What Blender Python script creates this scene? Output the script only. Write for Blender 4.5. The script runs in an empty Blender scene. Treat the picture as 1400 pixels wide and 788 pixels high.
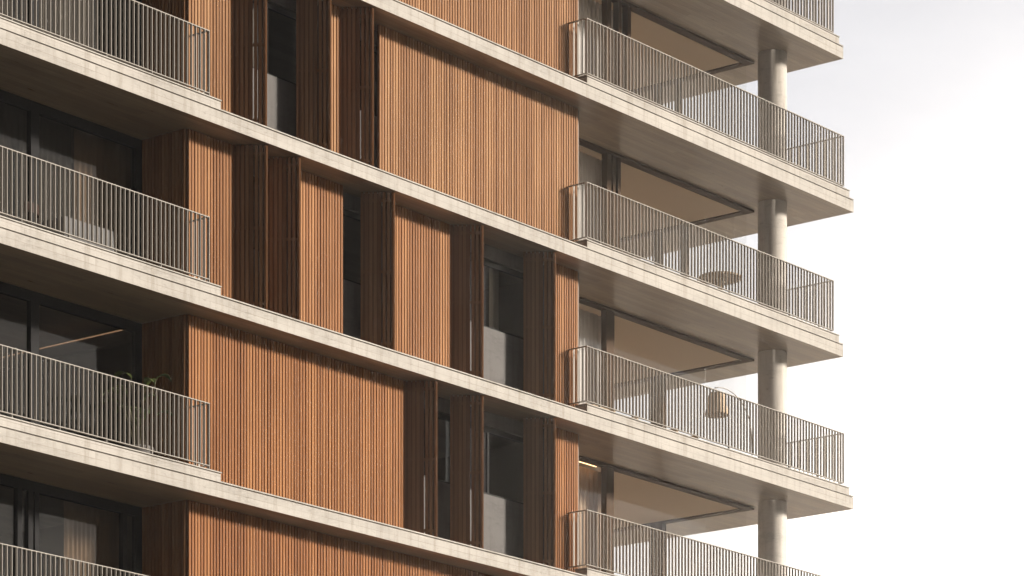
import bpy, math, random
from mathutils import Vector, Matrix
random.seed(7)
S = bpy.context.scene
COL = S.collection

# ------------------------------------------------------------------ frame of reference
# x runs along the facade (to the right), y into the building, z up; metres.
H = 3.2                     # storey height
ZC = 21.565                 # underside of the slab that crosses the middle of the view
T = 0.285                   # slab thickness
def zb(k): return ZC + H*(k-2)            # underside of slab k
def zf(k): return zb(k) + T               # finished floor on slab k
def uend(k): return 9.437 if k % 2 == 0 else 9.845
ULEFT = -19.0

# ------------------------------------------------------------------ small helpers
class MB:
    def __init__(s): s.v=[]; s.f=[]; s.m=[]
    def quad(s, pts, mi=0):
        n=len(s.v); s.v += [tuple(p) for p in pts]; s.f.append(tuple(range(n,n+len(pts)))); s.m.append(mi)
    def box(s, x0,x1,y0,y1,z0,z1, mi=0, bot=None):
        n=len(s.v)
        s.v += [(x0,y0,z0),(x1,y0,z0),(x1,y1,z0),(x0,y1,z0),(x0,y0,z1),(x1,y0,z1),(x1,y1,z1),(x0,y1,z1)]
        for i,q in enumerate(((0,3,2,1),(4,5,6,7),(0,1,5,4),(1,2,6,5),(2,3,7,6),(3,0,4,7))):
            s.f.append(tuple(n+a for a in q)); s.m.append(bot if (i==0 and bot is not None) else mi)
    def obox(s, a, d, n, L, t0, t1, z0, z1, mi=0):
        # box along horizontal direction d from point a, thickness along n from t0 to t1
        P=[]
        for z in (z0,z1):
            for (l,t) in ((0,t0),(L,t0),(L,t1),(0,t1)):
                P.append((a[0]+d[0]*l+n[0]*t, a[1]+d[1]*l+n[1]*t, z))
        k=len(s.v); s.v+=P
        for q in ((0,3,2,1),(4,5,6,7),(0,1,5,4),(1,2,6,5),(2,3,7,6),(3,0,4,7)):
            s.f.append(tuple(k+a_ for a_ in q)); s.m.append(mi)
    def lathe(s, cx,cy,prof, seg=32, mi=0, cap=True):
        k=len(s.v)
        for (r,z) in prof:
            for i in range(seg):
                a=2*math.pi*i/seg; s.v.append((cx+r*math.cos(a), cy+r*math.sin(a), z))
        for j in range(len(prof)-1):
            for i in range(seg):
                a=k+j*seg+i; b=k+j*seg+(i+1)%seg
                s.f.append((a,b,b+seg,a+seg)); s.m.append(mi)
        if cap:
            s.f.append(tuple(k+i for i in range(seg))[::-1]); s.m.append(mi)
            e=k+(len(prof)-1)*seg; s.f.append(tuple(e+i for i in range(seg))); s.m.append(mi)
    def tube(s, pts, r, seg=8, mi=0):
        pts=[Vector(p) for p in pts]; k=len(s.v)
        for i,p in enumerate(pts):
            t=(pts[min(i+1,len(pts)-1)]-pts[max(i-1,0)]).normalized()
            a=t.cross(Vector((0,0,1)))
            if a.length<1e-3: a=Vector((1,0,0))
            a.normalize(); b=t.cross(a)
            rr = r[i] if isinstance(r,(list,tuple)) else r
            for j in range(seg):
                w=2*math.pi*j/seg; s.v.append(tuple(p+a*rr*math.cos(w)+b*rr*math.sin(w)))
        for i in range(len(pts)-1):
            for j in range(seg):
                q=k+i*seg+j; w=k+i*seg+(j+1)%seg
                s.f.append((q,w,w+seg,q+seg)); s.m.append(mi)
        s.f.append(tuple(k+j for j in range(seg))[::-1]); s.m.append(mi)
        e=k+(len(pts)-1)*seg; s.f.append(tuple(e+j for j in range(seg))); s.m.append(mi)
    def build(s, name, mats, parent=None, origin=None, smooth=False, bevel=0):
        ox,oy,oz = origin or (0,0,0)
        me=bpy.data.meshes.new(name)
        me.from_pydata([(x-ox,y-oy,z-oz) for x,y,z in s.v],[],s.f)
        if not isinstance(mats,(list,tuple)): mats=[mats]
        for m in mats: me.materials.append(m)
        me.polygons.foreach_set('material_index', s.m)
        if smooth: me.polygons.foreach_set('use_smooth',[True]*len(s.f))
        me.update()
        o=bpy.data.objects.new(name,me); COL.objects.link(o)
        o.location=(ox,oy,oz)
        if parent is not None:
            o.parent=parent
            # parents are never rotated or scaled, so a plain offset is enough
            w=Vector((0,0,0)); p=parent
            while p is not None: w+=Vector(p.location); p=p.parent
            o.location=Vector((ox,oy,oz))-w
        if bevel:
            b=o.modifiers.new('bevel','BEVEL'); b.width=bevel; b.segments=2; b.limit_method='ANGLE'
        return o

def empty(name, loc, label=None, cat=None, group=None, parent=None):
    o=bpy.data.objects.new(name,None); COL.objects.link(o); o.empty_display_size=.3
    o.location=loc
    if parent is not None:
        o.parent=parent
        w=Vector((0,0,0)); p=parent
        while p is not None: w+=Vector(p.location); p=p.parent
        o.location=Vector(loc)-w
    if label: o['label']=label
    if cat: o['category']=cat
    if group: o['group']=group
    return o

def tag(o,label,cat,group=None):
    o['label']=label; o['category']=cat
    if group: o['group']=group
    return o

# ------------------------------------------------------------------ materials
def newmat(name):
    m=bpy.data.materials.new(name); m.use_nodes=True
    nt=m.node_tree; nt.nodes.clear()
    out=nt.nodes.new('ShaderNodeOutputMaterial')
    return m,nt,out
def N(nt,t,**kw):
    n=nt.nodes.new(t)
    for k,v in kw.items():
        if k in n.inputs: n.inputs[k].default_value=v
        else: setattr(n,k,v)
    return n
def L(nt,a,b): nt.links.new(a,b)
def mixc(nt,fac,a,b,mode='MIX'):
    n=nt.nodes.new('ShaderNodeMix'); n.data_type='RGBA'; n.blend_type=mode
    for sock,val in ((n.inputs[0],fac),(n.inputs[6],a),(n.inputs[7],b)):
        if hasattr(val,'is_linked'): L(nt,val,sock)
        elif isinstance(val,(int,float)): sock.default_value=val
        else: sock.default_value=(*val,1) if len(val)==3 else val
    return n.outputs[2]
def ramp(nt,fac,stops):
    r=nt.nodes.new('ShaderNodeValToRGB'); e=r.color_ramp.elements
    while len(e)<len(stops): e.new(.5)
    for el,(p,c) in zip(e,stops):
        el.position=p; el.color=(*c,1) if len(c)==3 else c
    L(nt,fac,r.inputs[0]); return r.outputs[0]
def mapped(nt,scale,src='Object',loc=(0,0,0)):
    tc=N(nt,'ShaderNodeTexCoord'); mp=N(nt,'ShaderNodeMapping')
    mp.inputs['Scale'].default_value=scale; mp.inputs['Location'].default_value=loc
    L(nt,tc.outputs[src],mp.inputs[0]); return mp.outputs[0]
def noise(nt,vec,scale,detail=4,rough=.55):
    n=N(nt,'ShaderNodeTexNoise',Scale=scale,Detail=detail,Roughness=rough); L(nt,vec,n.inputs['Vector']); return n.outputs[0]
def principled(nt,out,**kw):
    b=nt.nodes.new('ShaderNodeBsdfPrincipled')
    for k,v in kw.items():
        s=b.inputs[k]
        if hasattr(v,'is_linked'): L(nt,v,s)
        elif isinstance(v,tuple) and len(v)==3: s.default_value=(*v,1)
        else: s.default_value=v
    L(nt,b.outputs[0],out.inputs[0]); return b
def bump(nt,h,strength,dist,bsdf):
    b=N(nt,'ShaderNodeBump',Strength=strength,Distance=dist); L(nt,h,b.inputs['Height']); L(nt,b.outputs[0],bsdf.inputs['Normal'])

def plain(name,col,rough=.5,spec=.5,metal=0.,vary=.12,scale=6.):
    m,nt,out=newmat(name)
    v=mapped(nt,(1,1,1)); n=noise(nt,v,scale)
    c=mixc(nt,n,tuple(x*(1-vary) for x in col),tuple(min(1,x*(1+vary)) for x in col))
    principled(nt,out,**{'Base Color':c,'Roughness':rough,'Specular IOR Level':spec,'Metallic':metal})
    return m

def concrete(name, base, lines=True, rough=.75, spec=.3):
    m,nt,out=newmat(name)
    tc=N(nt,'ShaderNodeTexCoord'); sp=N(nt,'ShaderNodeSeparateXYZ'); L(nt,tc.outputs['Object'],sp.inputs[0])
    ad=N(nt,'ShaderNodeMath',operation='ADD'); L(nt,sp.outputs[0],ad.inputs[0]); L(nt,sp.outputs[1],ad.inputs[1])
    cb=N(nt,'ShaderNodeCombineXYZ'); L(nt,ad.outputs[0],cb.inputs[0]); L(nt,sp.outputs[2],cb.inputs[1])
    big=noise(nt,mapped(nt,(.35,.35,1.2)),1.6,5,.6)
    fine=noise(nt,mapped(nt,(3,3,9)),3.,6,.65)
    streak=noise(nt,mapped(nt,(3.7,3.7,.35)),1.4,6,.7)
    c=ramp(nt,big,[(.28,tuple(x*.62 for x in base)),(.5,base),(.72,tuple(x*1.16 for x in base))])
    c=mixc(nt,ramp(nt,fine,[(.35,(0,0,0)),(.7,(1,1,1))]),c,tuple(x*1.05 for x in base))
    st=ramp(nt,streak,[(.49,(0,0,0)),(.70,(.75,.75,.75))])
    c=mixc(nt,st,c,(base[0]*.62,base[1]*.58,base[2]*.52))
    # small dark blotches and pinholes
    bl=noise(nt,mapped(nt,(1.2,1.2,3.5)),4.,5,.7)
    c=mixc(nt,ramp(nt,bl,[(.57,(0,0,0)),(.70,(.65,.65,.65))]),c,(base[0]*.6,base[1]*.6,base[2]*.58))
    if lines:
        br=N(nt,'ShaderNodeTexBrick',Scale=1.0)
        br.offset=.37; br.offset_frequency=2
        br.inputs['Mortar Size'].default_value=.005; br.inputs['Mortar Smooth'].default_value=.3
        br.inputs['Brick Width'].default_value=4.4; br.inputs['Row Height'].default_value=.1215
        br.inputs['Color1'].default_value=(1.05,1.05,1.05,1); br.inputs['Color2'].default_value=(.92,.915,.91,1)
        br.inputs['Mortar'].default_value=(.66,.63,.60,1)
        L(nt,cb.outputs[0],br.inputs['Vector'])
        ln=noise(nt,mapped(nt,(.5,.5,1)),2.,3)
        c2=mixc(nt,1.0,c,br.outputs['Color'],'MULTIPLY')
        c=mixc(nt,ramp(nt,ln,[(.35,(.25,.25,.25)),(.62,(1,1,1))]),c,c2)
    b=principled(nt,out,**{'Base Color':c,'Roughness':rough,'Specular IOR Level':spec})
    bump(nt,fine,.25,.004,b)
    return m

def soffit_mat():
    m,nt,out=newmat('board_marked_soffit')
    br=N(nt,'ShaderNodeTexBrick',Scale=1.0); br.offset=.41
    br.inputs['Mortar Size'].default_value=.003; br.inputs['Mortar Smooth'].default_value=.4
    br.inputs['Brick Width'].default_value=2.6; br.inputs['Row Height'].default_value=.14
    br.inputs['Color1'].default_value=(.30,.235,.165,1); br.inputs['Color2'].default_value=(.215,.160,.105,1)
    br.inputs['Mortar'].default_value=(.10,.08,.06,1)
    L(nt,mapped(nt,(1,1,1)),br.inputs['Vector'])
    g=noise(nt,mapped(nt,(.8,9,1)),1.6,6,.62)
    g2=noise(nt,mapped(nt,(.35,1.4,1)),1.5,4,.6)
    c=mixc(nt,1.0,br.outputs['Color'],ramp(nt,g,[(.3,(.70,.67,.63)),(.7,(1.22,1.20,1.15))]),'MULTIPLY')
    c=mixc(nt,1.0,c,ramp(nt,g2,[(.3,(.82,.80,.78)),(.7,(1.15,1.14,1.12))]),'MULTIPLY')
    r=ramp(nt,g,[(.3,(.27,.27,.27)),(.7,(.40,.40,.40))])
    b=principled(nt,out,**{'Base Color':c,'Roughness':r,'Specular IOR Level':.45})
    bump(nt,g,.12,.003,b)
    return m

def wood(name, cols, rough=.72):
    m,nt,out=newmat(name)
    geo=N(nt,'ShaderNodeNewGeometry')
    c=ramp(nt,geo.outputs['Random Per Island'],cols)
    # shift the grain from board to board
    tc=N(nt,'ShaderNodeTexCoord'); mp=N(nt,'ShaderNodeMapping'); mp.inputs['Scale'].default_value=(26,26,1.1)
    mul=N(nt,'ShaderNodeMath',operation='MULTIPLY'); mul.inputs[1].default_value=40.
    L(nt,geo.outputs['Random Per Island'],mul.inputs[0])
    cb=N(nt,'ShaderNodeCombineXYZ'); L(nt,mul.outputs[0],cb.inputs[2])
    L(nt,tc.outputs['Object'],mp.inputs[0]); L(nt,cb.outputs[0],mp.inputs['Location'])
    g=noise(nt,mp.outputs[0],1.0,6,.65)
    c=mixc(nt,1.0,c,ramp(nt,g,[(.25,(.70,.66,.62)),(.55,(1,1,1)),(.8,(1.18,1.15,1.1))]),'MULTIPLY')
    big=noise(nt,mapped(nt,(.5,.5,.22)),1.3,3,.5)
    c=mixc(nt,1.0,c,ramp(nt,big,[(.3,(.86,.83,.80)),(.7,(1.12,1.12,1.12))]),'MULTIPLY')
    oi=N(nt,'ShaderNodeObjectInfo')
    c=mixc(nt,1.0,c,oi.outputs['Color'],'MULTIPLY')   # object tint per panel, with haze and fold shade painted in
    b=principled(nt,out,**{'Base Color':c,'Roughness':rough,'Specular IOR Level':.15})
    bump(nt,g,.15,.002,b)
    return m

def glass(name, tint, refl=1.0):
    m,nt,out=newmat(name)
    lw=N(nt,'ShaderNodeLayerWeight',Blend=.5)
    pw=N(nt,'ShaderNodeMath',operation='POWER'); L(nt,lw.outputs['Facing'],pw.inputs[0]); pw.inputs[1].default_value=4.5
    fr=N(nt,'ShaderNodeMath',operation='MULTIPLY_ADD'); L(nt,pw.outputs[0],fr.inputs[0]); fr.inputs[1].default_value=.6; fr.inputs[2].default_value=.02
    tr=N(nt,'ShaderNodeBsdfTransparent'); tr.inputs[0].default_value=(*tint,1)
    gl=N(nt,'ShaderNodeBsdfGlossy',Roughness=.004); gl.inputs[0].default_value=(.9,.93,.95,1)
    mx=N(nt,'ShaderNodeMixShader'); L(nt,fr.outputs[0],mx.inputs[0]); L(nt,tr.outputs[0],mx.inputs[1]); L(nt,gl.outputs[0],mx.inputs[2])
    L(nt,mx.outputs[0],out.inputs[0])
    return m

def fabric(name,col,trans=.35,clear=0.0):
    m,nt,out=newmat(name)
    n=noise(nt,mapped(nt,(30,30,.6)),1.,3,.6)
    c=mixc(nt,n,tuple(x*.82 for x in col),tuple(min(1,x*1.12) for x in col))
    d=N(nt,'ShaderNodeBsdfDiffuse'); L(nt,c,d.inputs[0])
    t=N(nt,'ShaderNodeBsdfTranslucent'); L(nt,c,t.inputs[0])
    mx=N(nt,'ShaderNodeMixShader'); mx.inputs[0].default_value=trans
    L(nt,d.outputs[0],mx.inputs[1]); L(nt,t.outputs[0],mx.inputs[2])
    last=mx.outputs[0]
    if clear>0:
        tp=N(nt,'ShaderNodeBsdfTransparent'); m2=N(nt,'ShaderNodeMixShader'); m2.inputs[0].default_value=clear
        L(nt,last,m2.inputs[1]); L(nt,tp.outputs[0],m2.inputs[2]); last=m2.outputs[0]
    L(nt,last,out.inputs[0]); return m

M={}
M['concrete']=concrete('pale_board_marked_concrete',(.385,.358,.318),rough=.9,spec=.15)
M['column']=concrete('column_concrete',(.47,.43,.375),lines=False,rough=.6)
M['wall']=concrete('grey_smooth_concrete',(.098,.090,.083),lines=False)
M['soffit']=soffit_mat()
M['wood']=wood('thermo_treated_timber',[(0,(.185,.082,.031)),(.3,(.225,.102,.039)),(.65,(.255,.120,.048)),(1,(.30,.150,.063))])
M['backing']=plain('dark_stained_backing',(.13,.062,.028),.85,.15)
M['metal']=plain('bronze_grey_painted_steel',(.34,.31,.27),.75,.2,vary=.06)
M['black']=plain('black_aluminium',(.007,.0065,.0065),.7,.12)
M['bronze']=plain('bronze_aluminium',(.060,.033,.015),.75,.15)
M['glass']=glass('clear_glass',(.985,.985,.98))
M['dglass']=glass('grey_tinted_glass',(.66,.64,.61))
M['ceiling']=plain('beige_plaster_ceiling',(.56,.45,.33),.85,.2,vary=.03,scale=1.5)
M['room']=plain('grey_plaster_wall',(.22,.195,.17),.85,.2,vary=.05)
M['darkfloor']=plain('dark_unseen_floor',(.045,.040,.036),.6,.3)  # unseen floor, kept dark so little light bounces to the left soffits
M['floor']=plain('pale_bounce_floor',(.48,.37,.26),.5,.3)  # unseen floor, made pale and warm to bounce light onto the ceilings
M['white_curtain']=fabric('white_curtain_linen',(.80,.77,.73),.30)
M['brown_curtain']=fabric('brown_curtain_linen',(.58,.44,.32),.25)
M['grey_curtain']=fabric('grey_curtain_linen',(.46,.44,.41),.3)
M['sheer']=fabric('grey_sheer_voile',(.25,.24,.225),.4,.35)
M['rattan']=plain('woven_rattan',(.60,.44,.29),.7,.3,vary=.3,scale=60)
M['tan']=plain('tan_canvas',(.46,.35,.23),.85,.2)
M['dark_wood']=plain('dark_walnut',(.045,.020,.012),.6,.25,vary=.25,scale=20)
M['teak']=plain('oiled_teak',(.40,.27,.15),.55,.3,vary=.2,scale=20)
M['cloth']=fabric('grey_table_linen',(.24,.235,.23),.15)
M['pot']=plain('grey_clay_pot',(.19,.175,.165),.8,.2)
M['leaf']=plain('green_leaf',(.07,.09,.018),.6,.4,vary=.35,scale=5)
M['stem']=plain('plant_stem',(.09,.075,.03),.6,.3)
M['soil']=plain('soil',(.03,.02,.012),.95,.1)
M['steel']=plain('brushed_steel_tube',(.33,.30,.27),.4,.5)
M['dark_unseen_ground']=concrete('dark_unseen_ground',(.045,.042,.039),lines=False,rough=.9)  # unseen dark ground added to cut bounce into the left loggias
M['pale_ground']=concrete('pale_bounce_ground',(.66,.57,.47),lines=False,rough=.8)  # unseen ground made pale to bounce light onto the right soffits

# ------------------------------------------------------------------ ground
g=MB(); g.quad([(-1500,-1500,0),(1500,-1500,0),(1500,1500,0),(-1500,1500,0)])
go=g.build('ground',M['pale_ground']); go['kind']='structure'
g=MB(); g.quad([(-1500,-400,.004),(1500,-400,.004),(1500,-3.5,.004),(-1500,-3.5,.004)])  # unseen dark sheet added in front to keep the left soffits dark
go=g.build('dark_ground_sheet',M['dark_unseen_ground']); go['kind']='structure'

# ------------------------------------------------------------------ the building
B=empty('apartment_building',(0,4,0),'modern apartment building with pale concrete floor slabs, brown timber slat screens and railed balconies','apartment building')

V_RAIL=.12
# slabs ---------------------------------------------------------------
def slab(k):
    ue=uend(k); z=zb(k); b=MB()
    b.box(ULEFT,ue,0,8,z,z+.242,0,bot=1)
    b.box(ULEFT,ue-.03,.03,8,z+.2415,z+.2625)
    b.box(ULEFT,ue+.004,-.004,8,z+.262,z+T)
    return b.build('floor_slab',[M['concrete'],M['soffit']],B,(0,0,z))
for k in range(-2,6): slab(k)

def upstand(k):
    ue=uend(k)-.165; z=zb(k)+T
    lb=MB()
    lb.box(ULEFT,-10.165,.0,.30,z-.001,z+.120); lb.box(ULEFT,-10.19,.022,.29,z+.119,z+.139); lb.box(ULEFT,-10.145,-.006,.31,z+.1385,z+.158)
    lb.box(ULEFT,-10.46,.30,1.50,z-.001,z+.10)
    lb.build('balcony_upstand',M['concrete'],B,(0,0,zb(k)))
    rb=MB()
    def ring(a,c,y0,inn,z0,z1):
        rb.box(a,c,y0,y0+.30+inn,z0,z1)
        rb.box(c-.30-inn,c,y0+.30+inn,7.9,z0,z1)
    ring(.30,ue,0,0,z-.001,z+.120); ring(.32,ue-.022,.022,-.02,z+.119,z+.139); ring(.28,ue+.02,-.006,.01,z+.1385,z+.158)
    rb.build('balcony_upstand',M['concrete'],B,(0,0,zb(k)))
for k in range(-1,5): upstand(k)

# columns ---------------------------------------------------------------
def column(x,y):
    b=MB()
    b.lathe(x,y,[(.312,0),(.312,zb(5))],48)
    o=b.build('round_column',M['column'],B,(x,y,0),smooth=True)
    for p in o.data.polygons:
        if len(p.vertices)>4: p.use_smooth=False
column(8.25,1.03)

# lower storeys below the picture: plain core down to the ground
b=MB(); b.box(ULEFT+.3,8.3,1.7,7.9,0,zb(-2)-.003); b.build('lower_storeys',M['room'],B,(0,4,0))

# outer shell of the rooms ------------------------------------------------
b=MB(); b.box(ULEFT,ULEFT+.2,.6,7.95,zf(-2),zb(5)-.004)
b.build('end_wall',M['wall'],B)
for k in range(-1,5):
    z0=zf(k)+.002; z1=zb(k+1)-.004
    b=MB()
    b.box(ULEFT+.2,.62,6.2,6.4,z0,z1)            # back wall of left rooms
    b.box(-10.30,-10.12,.96,6.2,z0,z1)           # party walls
    b.box(.62,.80,.585,7.9,z0,z1)
    b.box(.80,3.2,6.9,7.1,z0,z1)
    b.build('room_wall',M['room'],B)
    c=MB(); c.box(ULEFT+.2,-10.62,1.72,6.2,z0,z0+.02); c.box(ULEFT+.2,-10.47,.31,1.59,z0,z0+.018); c.box(-10.1,.6,.97,6.2,z0,z0+.018)  # dark floor sheets added to cut bounce onto the soffits above
    c.build('added_floor_sheet',M['darkfloor'],B)
    c=MB(); c.box(.87,8.2,1.80,7.2,z0,z0+.02); c.build('added_floor_sheet',M['floor'],B)  # pale floor sheet added to throw warm bounce onto the ceiling
    c=MB(); c.box(.80,8.34,1.86,7.2,z1-.012,z1+.001); c.build('ceiling_panel',M['ceiling'],B)

# timber ---------------------------------------------------------------
HAZE_TONE={-1:(.98,.86,.72),0:(.98,.90,.78),1:(1.03,1.02,1.0),2:(1.10,1.20,1.32),3:(1.08,1.18,1.30),4:(1.0,1.05,1.1)}   # hazy light painted into the boards: paler on upper storeys, deeper amber below
PITCH=.0785; GAP=.025
VW=.53
def cladding(k,u0,u1):
    b=MB(); z0=zf(k)+.004; z1=zb(k+1)-.006
    n=max(1,round((u1-u0+GAP)/PITCH)); p=(u1-u0+GAP)/n
    for i in range(n):
        a=u0+i*p; dv=random.uniform(-.003,.003)
        b.box(a,a+p-GAP,VW+dv,VW+.032,z0,z1)
    m=MB(); m.box(u0+.002,u1-.002,VW+.034,VW+.06,z0,z1)
    o=b.build('timber_cladding',M['wood'],B,(u0,VW,zb(k)))
    q=random.uniform(-.05,.05); t=HAZE_TONE[k]; o.color=(t[0]*(1+q),t[1]*(1+q),t[2]*(1+q),1)
    m.build('backing_board',M['backing'],o)
    return o
LEAF=.62
A0=(.382,-.490); _l=math.hypot(*A0); DIRA=(A0[0]/_l,A0[1]/_l); DIRB=(DIRA[0],-DIRA[1])
def shutter(k,tip,near=.055):
    """two slatted leaves folded outwards; tip = x of the outer fold, near = its distance from the slab edge"""
    z0=zf(k)+.012; z1=zb(k+1)-.014
    S_=empty('folding_shutter',(tip,near,zf(k)),parent=B)
    back=(tip-DIRA[0]*LEAF, near-DIRA[1]*LEAF)
    for which in (0,1):
        b=MB(); d=DIRA if which==0 else DIRB
        a=back if which==0 else (tip,near)
        a=(a[0]+d[0]*.008,a[1]+d[1]*.008); Lf=LEAF-.016
        n=(-d[1],d[0])                         # left of d: points into the fold for leaf 0
        if which==0: n=(d[1],-d[0]); n=(-n[0],-n[1])
        n_=8; p=(Lf-.045)/(n_-1)
        for i in range(n_):
            w=.056 if 0<i<n_-1 else .045
            st=i*p if i<n_-1 else Lf-.045
            s0=(a[0]+d[0]*st,a[1]+d[1]*st)
            b.obox(s0,d,n,w,-.018,.016,z0,z1)
        m=MB()
        for zz in (.10,1.42,2.72):
            m.obox((a[0]+d[0]*.01,a[1]+d[1]*.01),d,n,Lf-.02,.0165,.034,z0+zz,z0+zz+.055)
        if which==1: m.obox((a[0]+d[0]*.004,a[1]+d[1]*.004),d,n,Lf-.008,.0345,.042,z0+.01,z1-.01)  # backing sheet added inside the fold to block sun between the slats
        if which==0: m.obox((a[0]+d[0]*.004,a[1]+d[1]*.004),d,n,Lf*.60,.0345,.042,z0+.01,z1-.01)  # partial sheet added to hide the sunlit wall behind the slat gaps
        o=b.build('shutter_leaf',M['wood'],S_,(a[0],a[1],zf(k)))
        o.color=(.78,.80,.84,1)                # shade on the folded leaves painted in as a darker, cooler tint
        # cross rails sit in the same leaf mesh
        me=o.data; nv=len(me.vertices)
        import bmesh
        bm=bmesh.new(); bm.from_mesh(me)
        vs=[bm.verts.new((x-a[0],y-a[1],z-zf(k))) for x,y,z in m.v]
        for f in m.f: bm.faces.new([vs[i] for i in f])
        bm.to_mesh(me); bm.free()
    return S_

HEAD=.27; SILL=1.59; VWALL=.80
def infill(k,wins):
    """concrete wall behind the screens with window openings (x ranges)"""
    z0=zf(k)+.002; z1=zb(k+1)-.004; zh=zb(k+1)-HEAD; zs=zb(k+1)-SILL
    b=MB()
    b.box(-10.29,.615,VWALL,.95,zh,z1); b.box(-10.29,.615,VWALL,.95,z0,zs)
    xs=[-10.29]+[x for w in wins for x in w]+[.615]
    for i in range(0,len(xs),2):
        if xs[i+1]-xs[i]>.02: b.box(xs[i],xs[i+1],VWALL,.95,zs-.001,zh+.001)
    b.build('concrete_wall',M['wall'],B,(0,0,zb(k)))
    for (a,c) in wins:
        w=empty('window',(a,VWALL,zs),parent=B)
        f=MB(); y0,y1=.875,.925
        f.box(a,c,y0,y1,zh-.10,zh+.0005); f.box(a,c,y0,y1,zs-.0005,zs+.055)
        for e in (a,c-.05): f.box(e,e+.05,y0+.002,y1-.002,zs+.05,zh-.09)
        if c-a>1.0 and k!=1:
            mid=a+(c-a)*.40; f.box(mid-.03,mid+.03,y0+.002,y1-.002,zs+.05,zh-.09)
        f.build('window_frame',M['black'],w,(a,VWALL,zs))
        p=MB(); p.box(a+.05,c-.05,.897,.903,zs+.055,zh-.10); p.build('window_pane',M['dglass'],w,(a,VWALL,zs))

X0=-10.40; X1=.70
def fold_end(t): return t+DIRA[0]*LEAF+.012
def fold_start(t): return t-DIRA[0]*LEAF-.012
# storey on slab 3: closed
cladding(3,X0,X1); infill(3,[])
# storey on slab 2
t1,t2,t3=-8.942,-7.232,-6.065
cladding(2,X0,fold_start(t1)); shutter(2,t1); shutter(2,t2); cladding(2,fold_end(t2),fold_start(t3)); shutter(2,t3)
cladding(2,-5.321,X1); infill(2,[(-8.75,-6.95),(-6.2,-4.9)])
# storey on slab 1
t1,t2,t3,t4,t5=-8.923,-8.057,-5.469,-2.886,-.651
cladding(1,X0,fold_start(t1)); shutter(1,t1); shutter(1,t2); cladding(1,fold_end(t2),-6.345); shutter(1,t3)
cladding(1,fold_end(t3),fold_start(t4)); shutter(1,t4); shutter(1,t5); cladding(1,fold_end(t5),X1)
infill(1,[(-8.6,-7.9),(-6.55,-5.1),(-2.55,-.40)])
# storey on slab 0
t1,t2,t3=-4.251,-2.886,-.651
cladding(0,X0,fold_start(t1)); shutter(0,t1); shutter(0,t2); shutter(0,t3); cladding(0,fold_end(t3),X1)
infill(0,[(-3.8,-2.75),(-2.55,-.40)])
# storeys on slabs -1 and 4: closed
cladding(-1,X0,X1); infill(-1,[])
cladding(4,X0,X1); infill(4,[])

# return screens at the side of the left loggia and right loggia
def side_cladding(k,x,y0,y1,sgn):
    b=MB(); z0=zf(k)+.004; z1=zb(k+1)-.006
    n=round((y1-y0)/PITCH); p=(y1-y0)/n
    for i in range(n):
        a=y0+i*p
        b.box(min(x,x-sgn*.03),max(x,x-sgn*.03),a+GAP,a+p,z0,z1)
    o=b.build('side_cladding',M['wood'],B,(x,y0,zb(k)))
    m=MB(); xa=x-sgn*.032; m.box(min(xa,xa-sgn*.02),max(xa,xa-sgn*.02),y0,y1,z0,z1); m.build('backing_board',M['backing'],o)
for k in range(-1,5):
    side_cladding(k,-10.45,.562,1.60,-1)
    side_cladding(k,.86,.60,1.60,1)

# glazing ---------------------------------------------------------------
VG=1.60
def glazing_left(k,mull):
    z0=zf(k)+.002; z1=zb(k+1)-.003
    G=empty('sliding_window',(-12.5,VG,zf(k)),parent=B)
    f=MB()
    f.box(ULEFT+.2,-10.43,VG,VG+.10,z1-.17,z1); f.box(ULEFT+.2,-10.43,VG,VG+.10,z0,z0+.10)
    f.box(-10.60,-10.43,VG+.001,VG+.099,z0+.1,z1-.17)
    f.build('window_frame',M['black'],G,(-12.5,VG,zf(k)))
    for (a,c) in mull:
        q=MB(); q.box(a,c,VG-.01,VG+.09,z0+.099,z1-.169); q.build('mullion',M['black'],G,(a,VG,zf(k)))
    p=MB(); p.box(ULEFT+.25,-10.58,VG+.045,VG+.053,z0+.09,z1-.16); p.build('window_pane',M['dglass'],G,(-12.5,VG,zf(k)))
glazing_left(2,[(-13.13,-12.94),(-16.2,-16.0)])
glazing_left(1,[(-13.13,-12.94),(-16.2,-16.0)])
glazing_left(0,[(-13.13,-12.94),(-16.2,-16.0)])
glazing_left(-1,[(-13.44,-13.34),(-13.19,-13.08),(-13.04,-12.94),(-10.93,-10.83)])
glazing_left(3,[(-13.13,-12.94)])

def glazing_right(k,front,side):
    z0=zf(k)+.002; z1=zb(k+1)-.003
    G=empty('corner_glazing',(8.39,VG,zf(k)),parent=B)
    f=MB(); d=.10
    f.box(.81,8.40,VG,VG+.19,z1-.045,z1); f.box(8.21,8.40,VG+.19,7.2,z1-.045,z1)
    f.box(.81,8.40,VG+.06,VG+.18,z0,z0+.05); f.box(8.22,8.34,VG+.18,7.2,z0,z0+.05)
    f.build('window_frame',M['bronze'],G,(8.39,VG,zf(k)))
    for (a,c) in front:
        q=MB(); q.box(a,c,VG+.05,VG+.19,z0+.049,z1-.044); q.build('mullion',M['bronze'],G,(a,VG,zf(k)))
    for (a,c) in side:
        q=MB(); q.box(8.21,8.35,a,c,z0+.049,z1-.044); q.build('mullion',M['bronze'],G,(8.3,a,zf(k)))
    p=MB(); p.box(.83,8.272,VG+.116,VG+.124,z0+.045,z1-.04); p.build('window_pane',M['glass'],G,(8.39,VG,zf(k)))
    p=MB(); p.box(8.276,8.284,VG+.128,7.15,z0+.045,z1-.04); p.build('window_pane',M['glass'],G,(8.39,VG,zf(k)))
glazing_right(4,[(3.2,3.33)],[(4.0,4.13)])
glazing_right(3,[(3.17,3.31),(3.56,3.67),(3.87,3.99)],[(3.98,4.12),(3.46,3.58)])
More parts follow.
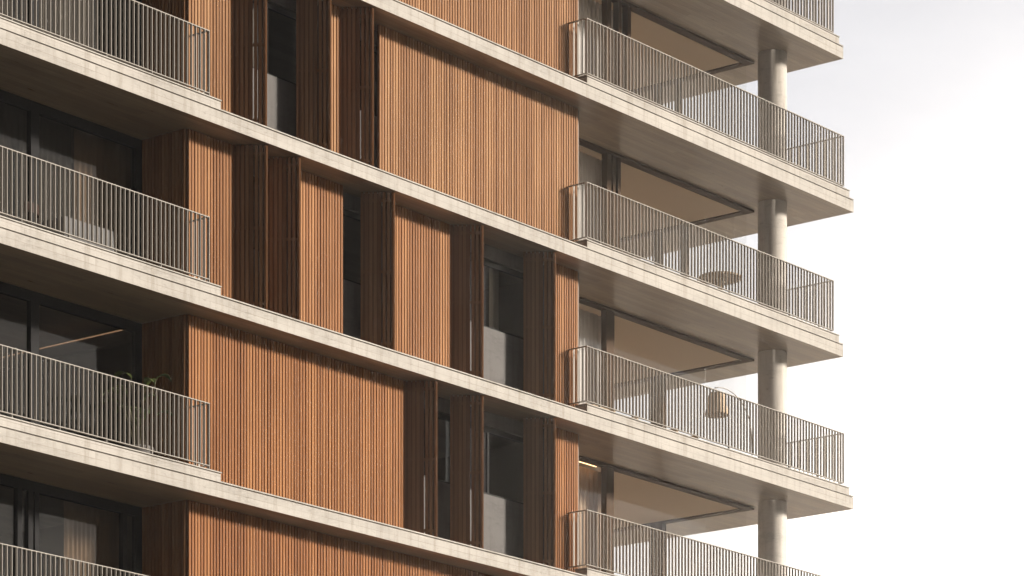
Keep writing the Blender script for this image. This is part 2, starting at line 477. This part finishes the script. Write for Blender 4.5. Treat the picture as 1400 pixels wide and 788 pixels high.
glazing_right(2,[(3.17,3.31),(3.37,3.46),(3.54,3.64)],[(3.98,4.12),(3.28,3.42)])
glazing_right(1,[(3.15,3.42)],[(3.90,4.22)])
glazing_right(0,[(3.15,3.40)],[(3.90,4.22)])
glazing_right(-1,[(3.15,3.40)],[(3.90,4.22)])

# railings ---------------------------------------------------------------
BT=.010; BW=.046
Z_BOT=.245; Z_TOP=1.312      # above the finished floor
_bm={}
def bar_mesh(kind):
    if kind not in _bm:
        b=MB(); h=Z_TOP-Z_BOT-.0005
        lo=Z_BOT+.0125
        if kind=='x': b.box(-BT/2,BT/2,-BW/2,BW/2,lo,Z_TOP-.0005)
        elif kind=='y': b.box(-BW/2,BW/2,-BT/2,BT/2,lo,Z_TOP-.0005)
        elif kind=='px': b.box(-BT/2,BT/2,-BW/2,BW/2,.16,Z_TOP-.0005); b.box(-.035,.035,-.045,.045,.158,.166)
        elif kind=='py': b.box(-BW/2,BW/2,-BT/2,BT/2,.16,Z_TOP-.0005)
        me=bpy.data.meshes.new('baluster'); me.from_pydata(b.v,[],b.f); me.materials.append(M['metal']); me.update(); _bm[kind]=me
    return _bm[kind]
def bar(R,x,y,z,kind):
    nm='railing_post' if kind[0]=='p' else 'baluster'
    o=bpy.data.objects.new(nm,bar_mesh(kind)); COL.objects.link(o); o.parent=R
    o.location=Vector((x,y,z))-Vector(R.location)-Vector(B.location)
def rails(R,k,segs):
    t=MB(); u=MB(); z=zf(k)
    for (x0,x1,y0,y1) in segs:
        t.box(x0,x1,y0,y1,z+Z_TOP,z+Z_TOP+.014); u.box(x0,x1,y0,y1,z+Z_BOT,z+Z_BOT+.012)
    t.build('top_rail',M['metal'],R,tuple(Vector(R.location)+Vector(B.location)))
    u.build('bottom_rail',M['metal'],R,tuple(Vector(R.location)+Vector(B.location)))
def railing_left(k):
    xe=-10.335; xs=-16.4; z=zf(k); y=V_RAIL; h=BW/2
    R=empty('balcony_railing',(xe,y,z),parent=B)
    rails(R,k,[(xs,xe,y-h,y+h),(xe-BW,xe,y+h,.528)])
    n=round((xe-xs)/.1075); p=(xe-xs)/n
    off={2:3,1:1,0:3,-1:5}.get(k,2)
    for i in range(n+1):
        x=xe-.01-i*p
        bar(R,x,y,z,'px' if (i%10==off or i==0) else 'x')
    for j in range(1,4): bar(R,xe-h,y+j*.105,z,'y')
def railing_right(k):
    xs=.42; xe=uend(k)-.215; z=zf(k); y=V_RAIL; h=BW/2; yb=1.70
    R=empty('balcony_railing',(xs,y,z),parent=B)
    rails(R,k,[(xs,xe,y-h,y+h),(xs,xs+BW,y+h,.528),(xe-BW,xe,y+h,yb)])
    n=round((xe-xs)/.111); p=(xe-xs)/n
    for i in range(n+1):
        bar(R,min(xe-.01,max(xs+.01,xs+i*p)),y,z,'px' if (i%10==4) else 'x')
    for j in range(1,4): bar(R,xs+h,y+j*.105,z,'y')
    m=round((yb-y)/.111)
    for j in range(1,m+1): bar(R,xe-h,y+j*(yb-y-.01)/m,z,'py' if j==m else 'y')
for k in (-1,0,1,2): railing_left(k)
for k in (0,1,2,3,4): railing_right(k)

# warm light strips of the lowest right room: one at the ceiling, one on the floor at the curtain's foot
m_,nt_,out_=newmat('warm_light_strip')
em=nt_.nodes.new('ShaderNodeEmission'); em.inputs[0].default_value=(1,.58,.26,1); em.inputs[1].default_value=3.0
nt_.links.new(em.outputs[0],out_.inputs[0])
b=MB(); b.box(1.9,3.12,1.885,1.90,zb(1)-.028,zb(1)-.018); b.build('light_strip',m_,B,(2,1.9,zb(1)))
b=MB(); b.box(1.0,4.8,1.862,1.89,zf(0)+.03,zf(0)+.06); b.build('light_strip',m_,B,(2,1.9,zf(0)))

# ------------------------------------------------------------------ curtains (hang inside the glass)
def curtain(x0,x1,y,k,mat,label,cat='curtain',amp=.035,wl=.14,group=None,top=.08,seed=0):
    rnd=random.Random(seed); n=int((x1-x0)/.018); P=[]
    ph=0.
    for i in range(n+1):
        x=x0+(x1-x0)*i/n; ph+= .018*2*math.pi/wl*rnd.uniform(.7,1.3)
        P.append((x,y+amp*math.sin(ph)*rnd.uniform(.85,1.1)))
    zt=zb(k+1)-top; z0=zf(k)+.03; b=MB(); rows=7
    for r in range(rows+1):
        z=zt+(z0-zt)*r/rows; s=.55+.45*r/rows
        for dy in (0,):
            for (x,yy) in P: b.v.append((x,y+(yy-y)*s,z))
    w=n+1
    for r in range(rows):
        for i in range(n):
            b.f.append((r*w+i,(r+1)*w+i,(r+1)*w+i+1,r*w+i+1)); b.m.append(0)
    o=b.build('curtain',mat,None,((x0+x1)/2,y,z0),smooth=True)
    sd=o.modifiers.new('cloth','SOLIDIFY'); sd.thickness=.003
    tag(o,label,cat,group); return o
CG='curtains behind the balcony glazing'
curtain(.95,4.15,1.97,3,M['white_curtain'],'white curtain behind the topmost full right balcony, drawn past three slim mullions',group=CG,seed=1)
curtain(.95,3.5,1.97,2,M['white_curtain'],'white curtain on the right balcony that has the round table',group=CG,seed=2)
curtain(.95,3.45,1.97,1,M['white_curtain'],'bright white curtain on the right balcony that has the hanging rattan lamp shade',group=CG,seed=3)
curtain(.95,3.6,1.97,0,M['brown_curtain'],'tan curtain behind the lowest right balcony at the bottom edge of the photo',group=CG,seed=4)
curtain(-13.7,-11.3,1.86,2,M['grey_curtain'],'grey curtain behind the top left balcony railing',group=CG,seed=5)
curtain(-11.85,-10.5,1.84,1,M['brown_curtain'],'brown beige curtain in the left window above the chair and draped table',group=CG,seed=6,amp=.03)
curtain(-14.6,-11.9,1.88,1,M['sheer'],'thin grey sheer curtain left of the brown curtain',group=CG,seed=7,amp=.02)
curtain(-12.1,-10.72,1.84,-1,M['brown_curtain'],'brown curtain in the lowest left window at the bottom edge of the photo',group=CG,seed=8,amp=.022,wl=.1)

curtain(-1.46,-1.17,1.02,1,M['white_curtain'],'narrow white curtain in the window between two folded shutters, above a grey panel',amp=.03,seed=11,top=.32)
curtain(-8.45,-7.80,1.02,2,M['white_curtain'],'narrow pale curtain at the left side of the uppermost window',amp=.03,seed=12,top=.32)

# ------------------------------------------------------------------ furniture
def round_table(x,y,k):
    z=zf(k)+.002
    Tt=empty('round_table',(x,y,z),'round brown pedestal table behind a right balcony railing','table')
    b=MB(); b.lathe(x,y,[(.40,z+.80),(.455,z+.825),(.455,z+.86),(.44,z+.868)],40); b.build('table_top',M['teak'],Tt,(x,y,z))
    b=MB(); b.lathe(x,y,[(.10,z+.03),(.055,z+.10),(.05,z+.70),(.13,z+.80)],24); b.build('pedestal',M['teak'],Tt,(x,y,z),smooth=True)
    b=MB(); b.lathe(x,y,[(.28,z),(.28,z+.02),(.12,z+.032)],32); b.build('base',M['steel'],Tt,(x,y,z))
round_table(6.16,.93,2)

def dining_chair(x,y,k,ang,label,mat,back=.80):
    z=zf(k)+.002
    C=empty('dining_chair',(x,y,z),label,'chair')
    c,s=math.cos(ang),math.sin(ang)
    def R(p): return (x+p[0]*c-p[1]*s, y+p[0]*s+p[1]*c, z+p[2])
    b=MB()
    b.lathe(0,0,[(.20,.43),(.225,.445),(.225,.465),(.21,.475)],24); b.v=[R(p) for p in b.v]; b.build('seat',mat,C,(x,y,z))
    b=MB()
    # curved backrest shell
    n=14
    for i in range(n):
        a0=math.pi*(.15+.7*i/n); a1=math.pi*(.15+.7*(i+1)/n)
        for (r0,r1) in ((.235,.25),):
            q=[(r0*math.cos(a0),r0*math.sin(a0)),(r0*math.cos(a1),r0*math.sin(a1)),(r1*math.cos(a1),r1*math.sin(a1)),(r1*math.cos(a0),r1*math.sin(a0))]
            k0=len(b.v)
            for zz in (back-.17,back): b.v+=[R((px,py,zz)) for px,py in q]
            for f in ((0,3,2,1),(4,5,6,7),(0,1,5,4),(1,2,6,5),(2,3,7,6),(3,0,4,7)): b.f.append(tuple(k0+j for j in f)); b.m.append(0)
    b.build('backrest',mat,C,(x,y,z))
    for px,py in ((.16,.16),(-.16,.16),(.16,-.16),(-.16,-.16)):
        l=MB(); top=.70 if py>0 else .44
        l.tube([R((px*1.15,py*1.15,0)),R((px,py,.44)),R((px*1.02,py*1.25,top))] if py>0 else [R((px*1.15,py*1.15,0)),R((px,py,.44))],.016)
        l.build('leg',mat,C,(x,y,z))
    return C
dining_chair(-13.92,.95,1,math.radians(200),'dark brown chair with a curved backrest on the left balcony under the grey sheer curtain',M['dark_wood'],.83)
dining_chair(6.95,1.12,2,math.radians(20),'low brown chair just right of the round table',M['teak'],.66)

def cloth_table(x,y,k):
    z=zf(k)+.002
    t=empty('draped_table',(x,y,z),'small table under a pale grey cloth on the left balcony beside the dark brown chair','table')
    b=MB(); b.box(x-.55,x+.55,y-.30,y+.30,z+.70,z+.73); b.build('table_top',M['teak'],t,(x,y,z))
    for px in (-.48,.48):
        for py in (-.24,.24):
            l=MB(); l.box(x+px-.025,x+px+.025,y+py-.025,y+py+.025,z,z+.6995); l.build('leg',M['teak'],t,(x,y,z))
    c=MB(); n=60; P=[]
    per=[(-.57,-.32),(.57,-.32),(.57,.32),(-.57,.32)]
    for e in range(4):
        ax,ay=per[e]; bx,by=per[(e+1)%4]
        for i in range(n//4): P.append((ax+(bx-ax)*i/(n//4),ay+(by-ay)*i/(n//4)))
    rows=[(0,.737),(.0,.735),(.012,.60),(.03,.40)]
    for (o_,zz) in rows:
        for i,(px,py) in enumerate(P):
            w=1+o_*(1+ .9*math.sin(i*1.9)); c.v.append((x+px*w,y+py*w,z+zz))
    m=len(P)
    for r in range(len(rows)-1):
        for i in range(m): c.f.append((r*m+i,r*m+(i+1)%m,(r+1)*m+(i+1)%m,(r+1)*m+i)); c.m.append(0)
    c.f.append(tuple(range(m))); c.m.append(0)
    o=c.build('tablecloth',M['cloth'],None,(x,y,z+.735))
    tag(o,'pale grey cloth draped over the small table on the left balcony','tablecloth')
cloth_table(-12.75,.92,1)

def arc_lamp(xs,ys,xb,yb,k):
    z=zf(k)+.002
    A=empty('arc_lamp',(xb,yb,z),'arc floor lamp with a woven rattan shade on a right balcony','lamp')
    b=MB(); b.lathe(xb,yb,[(.17,z),(.17,z+.025),(.03,z+.04)],28); b.build('lamp_base',M['steel'],A,(xb,yb,z))
    pts=[(xb,yb,z+.035),(xb+.02,yb,z+.5),(xb,yb,z+1.0)]
    for i in range(1,13):
        a=math.pi/2*1.25*i/12; r=(xb-xs)/1.31
        pts.append((xb-r*(1-math.cos(a)),yb+(ys-yb)*i/12,z+1.0+.80*math.sin(a)))
    pts.append((xs,ys,pts[-1][2]-.03))
    b=MB(); b.tube(pts,.011,8); b.build('lamp_arm',M['steel'],A,(xb,yb,z),smooth=True)
    zt=pts[-1][2]
    b=MB()
    b.lathe(xs,ys,[(.15,z+1.64),(.17,z+1.60),(.22,z+1.35),(.245,z+1.20),(.24,z+1.17),(.215,z+1.35),(.155,z+1.61),(.14,z+1.63)],40,cap=False)
    b.lathe(xs,ys,[(.15,z+1.638),(.012,z+1.645)],40,cap=False)
    b.build('lamp_shade',M['rattan'],A,(xs,ys,z),smooth=True)
    b=MB(); b.tube([(xs,ys,zt),(xs,ys,z+1.64)],.006,6); b.build('lamp_cord',M['steel'],A,(xs,ys,z))
arc_lamp(6.13,1.0,7.42,1.0,1)

def lounge(x,y,k,w,label,mat,h=.72,d=.72,seat=.36,name='armchair',cat='armchair'):
    z=zf(k)+.002
    A=empty(name,(x,y,z),label,cat)
    b=MB(); b.box(x-w/2,x+w/2,y-d/2,y+d/2,z+.10,z+.22); b.build('frame',M['teak'],A,(x,y,z),bevel=.01)
    b=MB(); b.box(x-w/2+.08,x+w/2-.08,y-d/2+.02,y+d/2-.14,z+.2215,z+seat+.03); b.build('seat_cushion',mat,A,(x,y,z),bevel=.035)
    b=MB(); b.box(x-w/2+.08,x+w/2-.08,y+d/2-.137,y+d/2,z+.2225,z+h); b.build('backrest',mat,A,(x,y,z),bevel=.035)
    for s in (-1,1):
        b=MB(); b.box(min(x+s*(w/2-.078),x+s*w/2),max(x+s*(w/2-.078),x+s*w/2),y-d/2,y+d/2,z+.2225,z+.54); b.build('armrest',mat,A,(x,y,z),bevel=.02)
        for t in (-1,1):
            l=MB(); cx=x+s*(w/2-.05); cy=y+t*(d/2-.05); l.box(cx-.025,cx+.025,cy-.025,cy+.025,z,z+.0995); l.build('leg',M['teak'],A,(x,y,z))
    return A
lounge(2.62,1.12,1,.85,'tan canvas armchair in front of the bright curtain, left of the rattan lamp',M['tan'],h=.74)
lounge(4.72,1.1,1,.80,'low brown lounge chair between the tan armchair and the rattan lamp',M['teak'],h=.62,seat=.30,name='lounge_chair',cat='lounge chair')

def coffee_table(x,y,k):
    z=zf(k)+.002
    A=empty('coffee_table',(x,y,z),'low slatted wooden table under the rattan lamp shade','table')
    b=MB()
    for i in range(7): b.box(x-.42,x+.42,y-.27+i*.08,y-.27+i*.08+.06,z+.36,z+.385)
    b.box(x-.38,x-.33,y-.27,y+.27,z+.32,z+.3595); b.box(x+.33,x+.38,y-.27,y+.27,z+.32,z+.3595)
    b.build('table_top',M['teak'],A,(x,y,z))
    for px in (-.355,.355):
        for py in (-.22,.22):
            l=MB(); l.box(x+px-.02,x+px+.02,y+py-.02,y+py+.02,z,z+.3195); l.build('leg',M['teak'],A,(x,y,z))
coffee_table(5.75,.85,1)

def plant(x,y,k):
    z=zf(k)+.002; rnd=random.Random(3)
    P=empty('potted_plant',(x,y,z),'tall green leafy plant in a grey pot on a left balcony','potted plant')
    b=MB(); b.lathe(x,y,[(.20,z),(.25,z+.38),(.27,z+.52),(.27,z+.55),(.245,z+.55),(.23,z+.48)],28); b.build('pot',M['pot'],P,(x,y,z),smooth=True)
    b=MB(); b.lathe(x,y,[(.232,z+.47),(.05,z+.505)],24); b.build('soil',M['soil'],P,(x,y,z))
    st=MB(); lf=MB()
    for i in range(15):
        a=rnd.uniform(0,6.28); hh=(1.28 if i in (2,9) else rnd.uniform(.35,1.05)); out=rnd.uniform(.08,.38); ln=rnd.uniform(.35,.6)
        base=Vector((x+.05*math.cos(a),y+.05*math.sin(a),z+.49)); top=Vector((x+out*math.cos(a),y+out*math.sin(a),z+.49+hh))
        mid=(base+top)/2+Vector((0,0,.08))
        st.tube([base,mid,top],[.009,.007,.005],6)
        d=Vector((math.cos(a),math.sin(a),0)); side=Vector((-d.y,d.x,0)); pts=[]
        m=9
        for j in range(m+1):
            t=j/m; c=top+d*ln*t*.75+Vector((0,0,ln*(.55*t-.85*t*t)+.25*ln*t))
            w=.085*math.sin(math.pi*min(1,t*.93+.07))**.8
            pts.append((c-side*w+Vector((0,0,.02)),c,c+side*w+Vector((0,0,.02))))
        for j in range(m):
            for e in (0,1): lf.quad([pts[j][e],pts[j][e+1],pts[j+1][e+1],pts[j+1][e]])
    st.build('stems',M['stem'],P,(x,y,z)); 
    o=lf.build('leaves',M['leaf'],P,(x,y,z)); sd=o.modifiers.new('t','SOLIDIFY'); sd.thickness=.003
plant(-11.12,1.05,0)

# warm cove line along the bulkhead
m_,nt_,out_=newmat('dim_cove_light'); em=nt_.nodes.new('ShaderNodeEmission'); em.inputs[0].default_value=(1,.6,.35,1); em.inputs[1].default_value=.35
nt_.links.new(em.outputs[0],out_.inputs[0])
b=MB(); b.box(-10.728,-10.7205,1.75,6.1,zb(1)-.12-.022,zb(1)-.12); b.build('light_strip',m_,B,(-10.7,2,zb(1)-.12))
# bulkhead inside the left room on slab 0
b=MB(); zt=zb(1)-.12; b.box(-10.72,-10.58,1.72,6.1,zt-.22,zt); b.build('bulkhead',M['room'],B,(-10.6,2,zt))

# ------------------------------------------------------------------ light and air
SUN_AZ=math.radians(-51.5); SUN_EL=math.radians(18.0)      # azimuth measured from +x towards +y
W=bpy.data.worlds.new('World'); S.world=W; W.use_nodes=True
nt=W.node_tree; nt.nodes.clear()
out=nt.nodes.new('ShaderNodeOutputWorld'); bg=nt.nodes.new('ShaderNodeBackground')
sky=nt.nodes.new('ShaderNodeTexSky'); sky.sky_type='NISHITA'; sky.sun_disc=False
sky.sun_elevation=SUN_EL; sky.sun_rotation=math.pi/2-SUN_AZ
sky.air_density=.6; sky.dust_density=1.5; sky.ozone_density=1.0
tc=nt.nodes.new('ShaderNodeTexCoord'); mp=nt.nodes.new('ShaderNodeMapping'); mp.inputs['Scale'].default_value=(2,2,9); mp.inputs['Rotation'].default_value=(.1,.25,0)
nt.links.new(tc.outputs['Generated'],mp.inputs[0])
ns=nt.nodes.new('ShaderNodeTexNoise'); ns.inputs['Scale'].default_value=2.2; ns.inputs['Detail'].default_value=6; ns.inputs['Roughness'].default_value=.55
nt.links.new(mp.outputs[0],ns.inputs['Vector'])
# thin bright cloud veil, thickest on the sun's side of the sky and thinning out on the opposite side
GL=Vector((math.cos(math.radians(12)),math.sin(math.radians(12)),.12)).normalized()
dt=nt.nodes.new('ShaderNodeVectorMath'); dt.operation='DOT_PRODUCT'; dt.inputs[1].default_value=GL
nt.links.new(tc.outputs['Generated'],dt.inputs[0])
mr=nt.nodes.new('ShaderNodeMapRange'); mr.interpolation_type='SMOOTHSTEP'
mr.inputs['From Min'].default_value=.05; mr.inputs['From Max'].default_value=.95; mr.inputs['To Min'].default_value=.0; mr.inputs['To Max'].default_value=1.0
nt.links.new(dt.outputs['Value'],mr.inputs['Value'])
rp=nt.nodes.new('ShaderNodeValToRGB'); rp.color_ramp.elements[0].position=.3; rp.color_ramp.elements[0].color=(.80,.80,.80,1); rp.color_ramp.elements[1].position=.75; rp.color_ramp.elements[1].color=(1,1,1,1)
nt.links.new(ns.outputs[0],rp.inputs[0])
ml=nt.nodes.new('ShaderNodeMath'); ml.operation='MULTIPLY'; nt.links.new(mr.outputs[0],ml.inputs[0]); nt.links.new(rp.outputs[0],ml.inputs[1])
mx=nt.nodes.new('ShaderNodeMix'); mx.data_type='RGBA'
dk=nt.nodes.new('ShaderNodeVectorMath'); dk.operation='SCALE'; dk.inputs['Scale'].default_value=.5; nt.links.new(sky.outputs[0],dk.inputs[0])
nt.links.new(ml.outputs[0],mx.inputs[0]); nt.links.new(dk.outputs[0],mx.inputs[6]); mx.inputs[7].default_value=(11.0,10.95,11.35,1)
G2=Vector((math.cos(math.radians(22))*math.cos(math.radians(3.5)),math.sin(math.radians(22))*math.cos(math.radians(3.5)),math.sin(math.radians(3.5))))
d2=nt.nodes.new('ShaderNodeVectorMath'); d2.operation='DOT_PRODUCT'; d2.inputs[1].default_value=G2
nt.links.new(tc.outputs['Generated'],d2.inputs[0])
m2=nt.nodes.new('ShaderNodeMapRange'); m2.interpolation_type='LINEAR'
m2.inputs['From Min'].default_value=.90; m2.inputs['From Max'].default_value=1.0; m2.inputs['To Min'].default_value=0; m2.inputs['To Max'].default_value=1.0
nt.links.new(d2.outputs['Value'],m2.inputs['Value'])
p6=nt.nodes.new('ShaderNodeMath'); p6.operation='POWER'; p6.inputs[1].default_value=9.0; nt.links.new(m2.outputs[0],p6.inputs[0])
gl=nt.nodes.new('ShaderNodeMix'); gl.data_type='RGBA'; gl.blend_type='ADD'
nt.links.new(p6.outputs[0],gl.inputs[0]); nt.links.new(mx.outputs[2],gl.inputs[6]); gl.inputs[7].default_value=(330,296,255,1)
nt.links.new(gl.outputs[2],bg.inputs[0]); bg.inputs[1].default_value=.05
# hazy glow low in the sky on the sun's side
nt.links.new(bg.outputs[0],out.inputs[0])

sl=bpy.data.lights.new('sun','SUN'); sl.energy=5.0; sl.angle=math.radians(7.0); sl.color=(1.0,.925,.84)
so=bpy.data.objects.new('sun',sl); COL.objects.link(so)
d=Vector((math.cos(SUN_AZ)*math.cos(SUN_EL),math.sin(SUN_AZ)*math.cos(SUN_EL),math.sin(SUN_EL)))
so.rotation_euler=d.to_track_quat('Z','Y').to_euler(); so.location=(30,-30,60)

# sun-lit haze in the air round the camera and the whole scene
hz=MB(); hz.box(-1510,1510,-1510,1510,-1.0,33.5)
hm,hnt,hout=newmat('haze_air')
pv=hnt.nodes.new('ShaderNodeVolumePrincipled'); pv.inputs['Color'].default_value=(1.0,.96,.90,1); pv.inputs['Density'].default_value=.0006; pv.inputs['Anisotropy'].default_value=.9
hnt.links.new(pv.outputs[0],hout.inputs['Volume'])
ho=hz.build('haze',hm); ho['kind']='stuff'

# ------------------------------------------------------------------ camera
cam=bpy.data.cameras.new('camera'); co=bpy.data.objects.new('camera',cam); COL.objects.link(co)
cam.sensor_width=36; cam.lens=4924.845/1400*36
co.location=(-55.7522,-42.2389,1.6)
co.rotation_euler=(math.pi/2,0,.6666319645-math.pi/2)
cam.shift_x=0; cam.shift_y=(1759.3436-394)/1400
cam.clip_start=.5; cam.clip_end=5000
S.camera=co
S.view_settings.view_transform='Standard'; S.view_settings.look='None'; S.view_settings.exposure=.75; S.view_settings.gamma=1
S.view_settings.use_curve_mapping=False
S.cycles.max_bounces=8; S.cycles.transparent_max_bounces=24; S.cycles.diffuse_bounces=5
S.cycles.sample_clamp_indirect=6
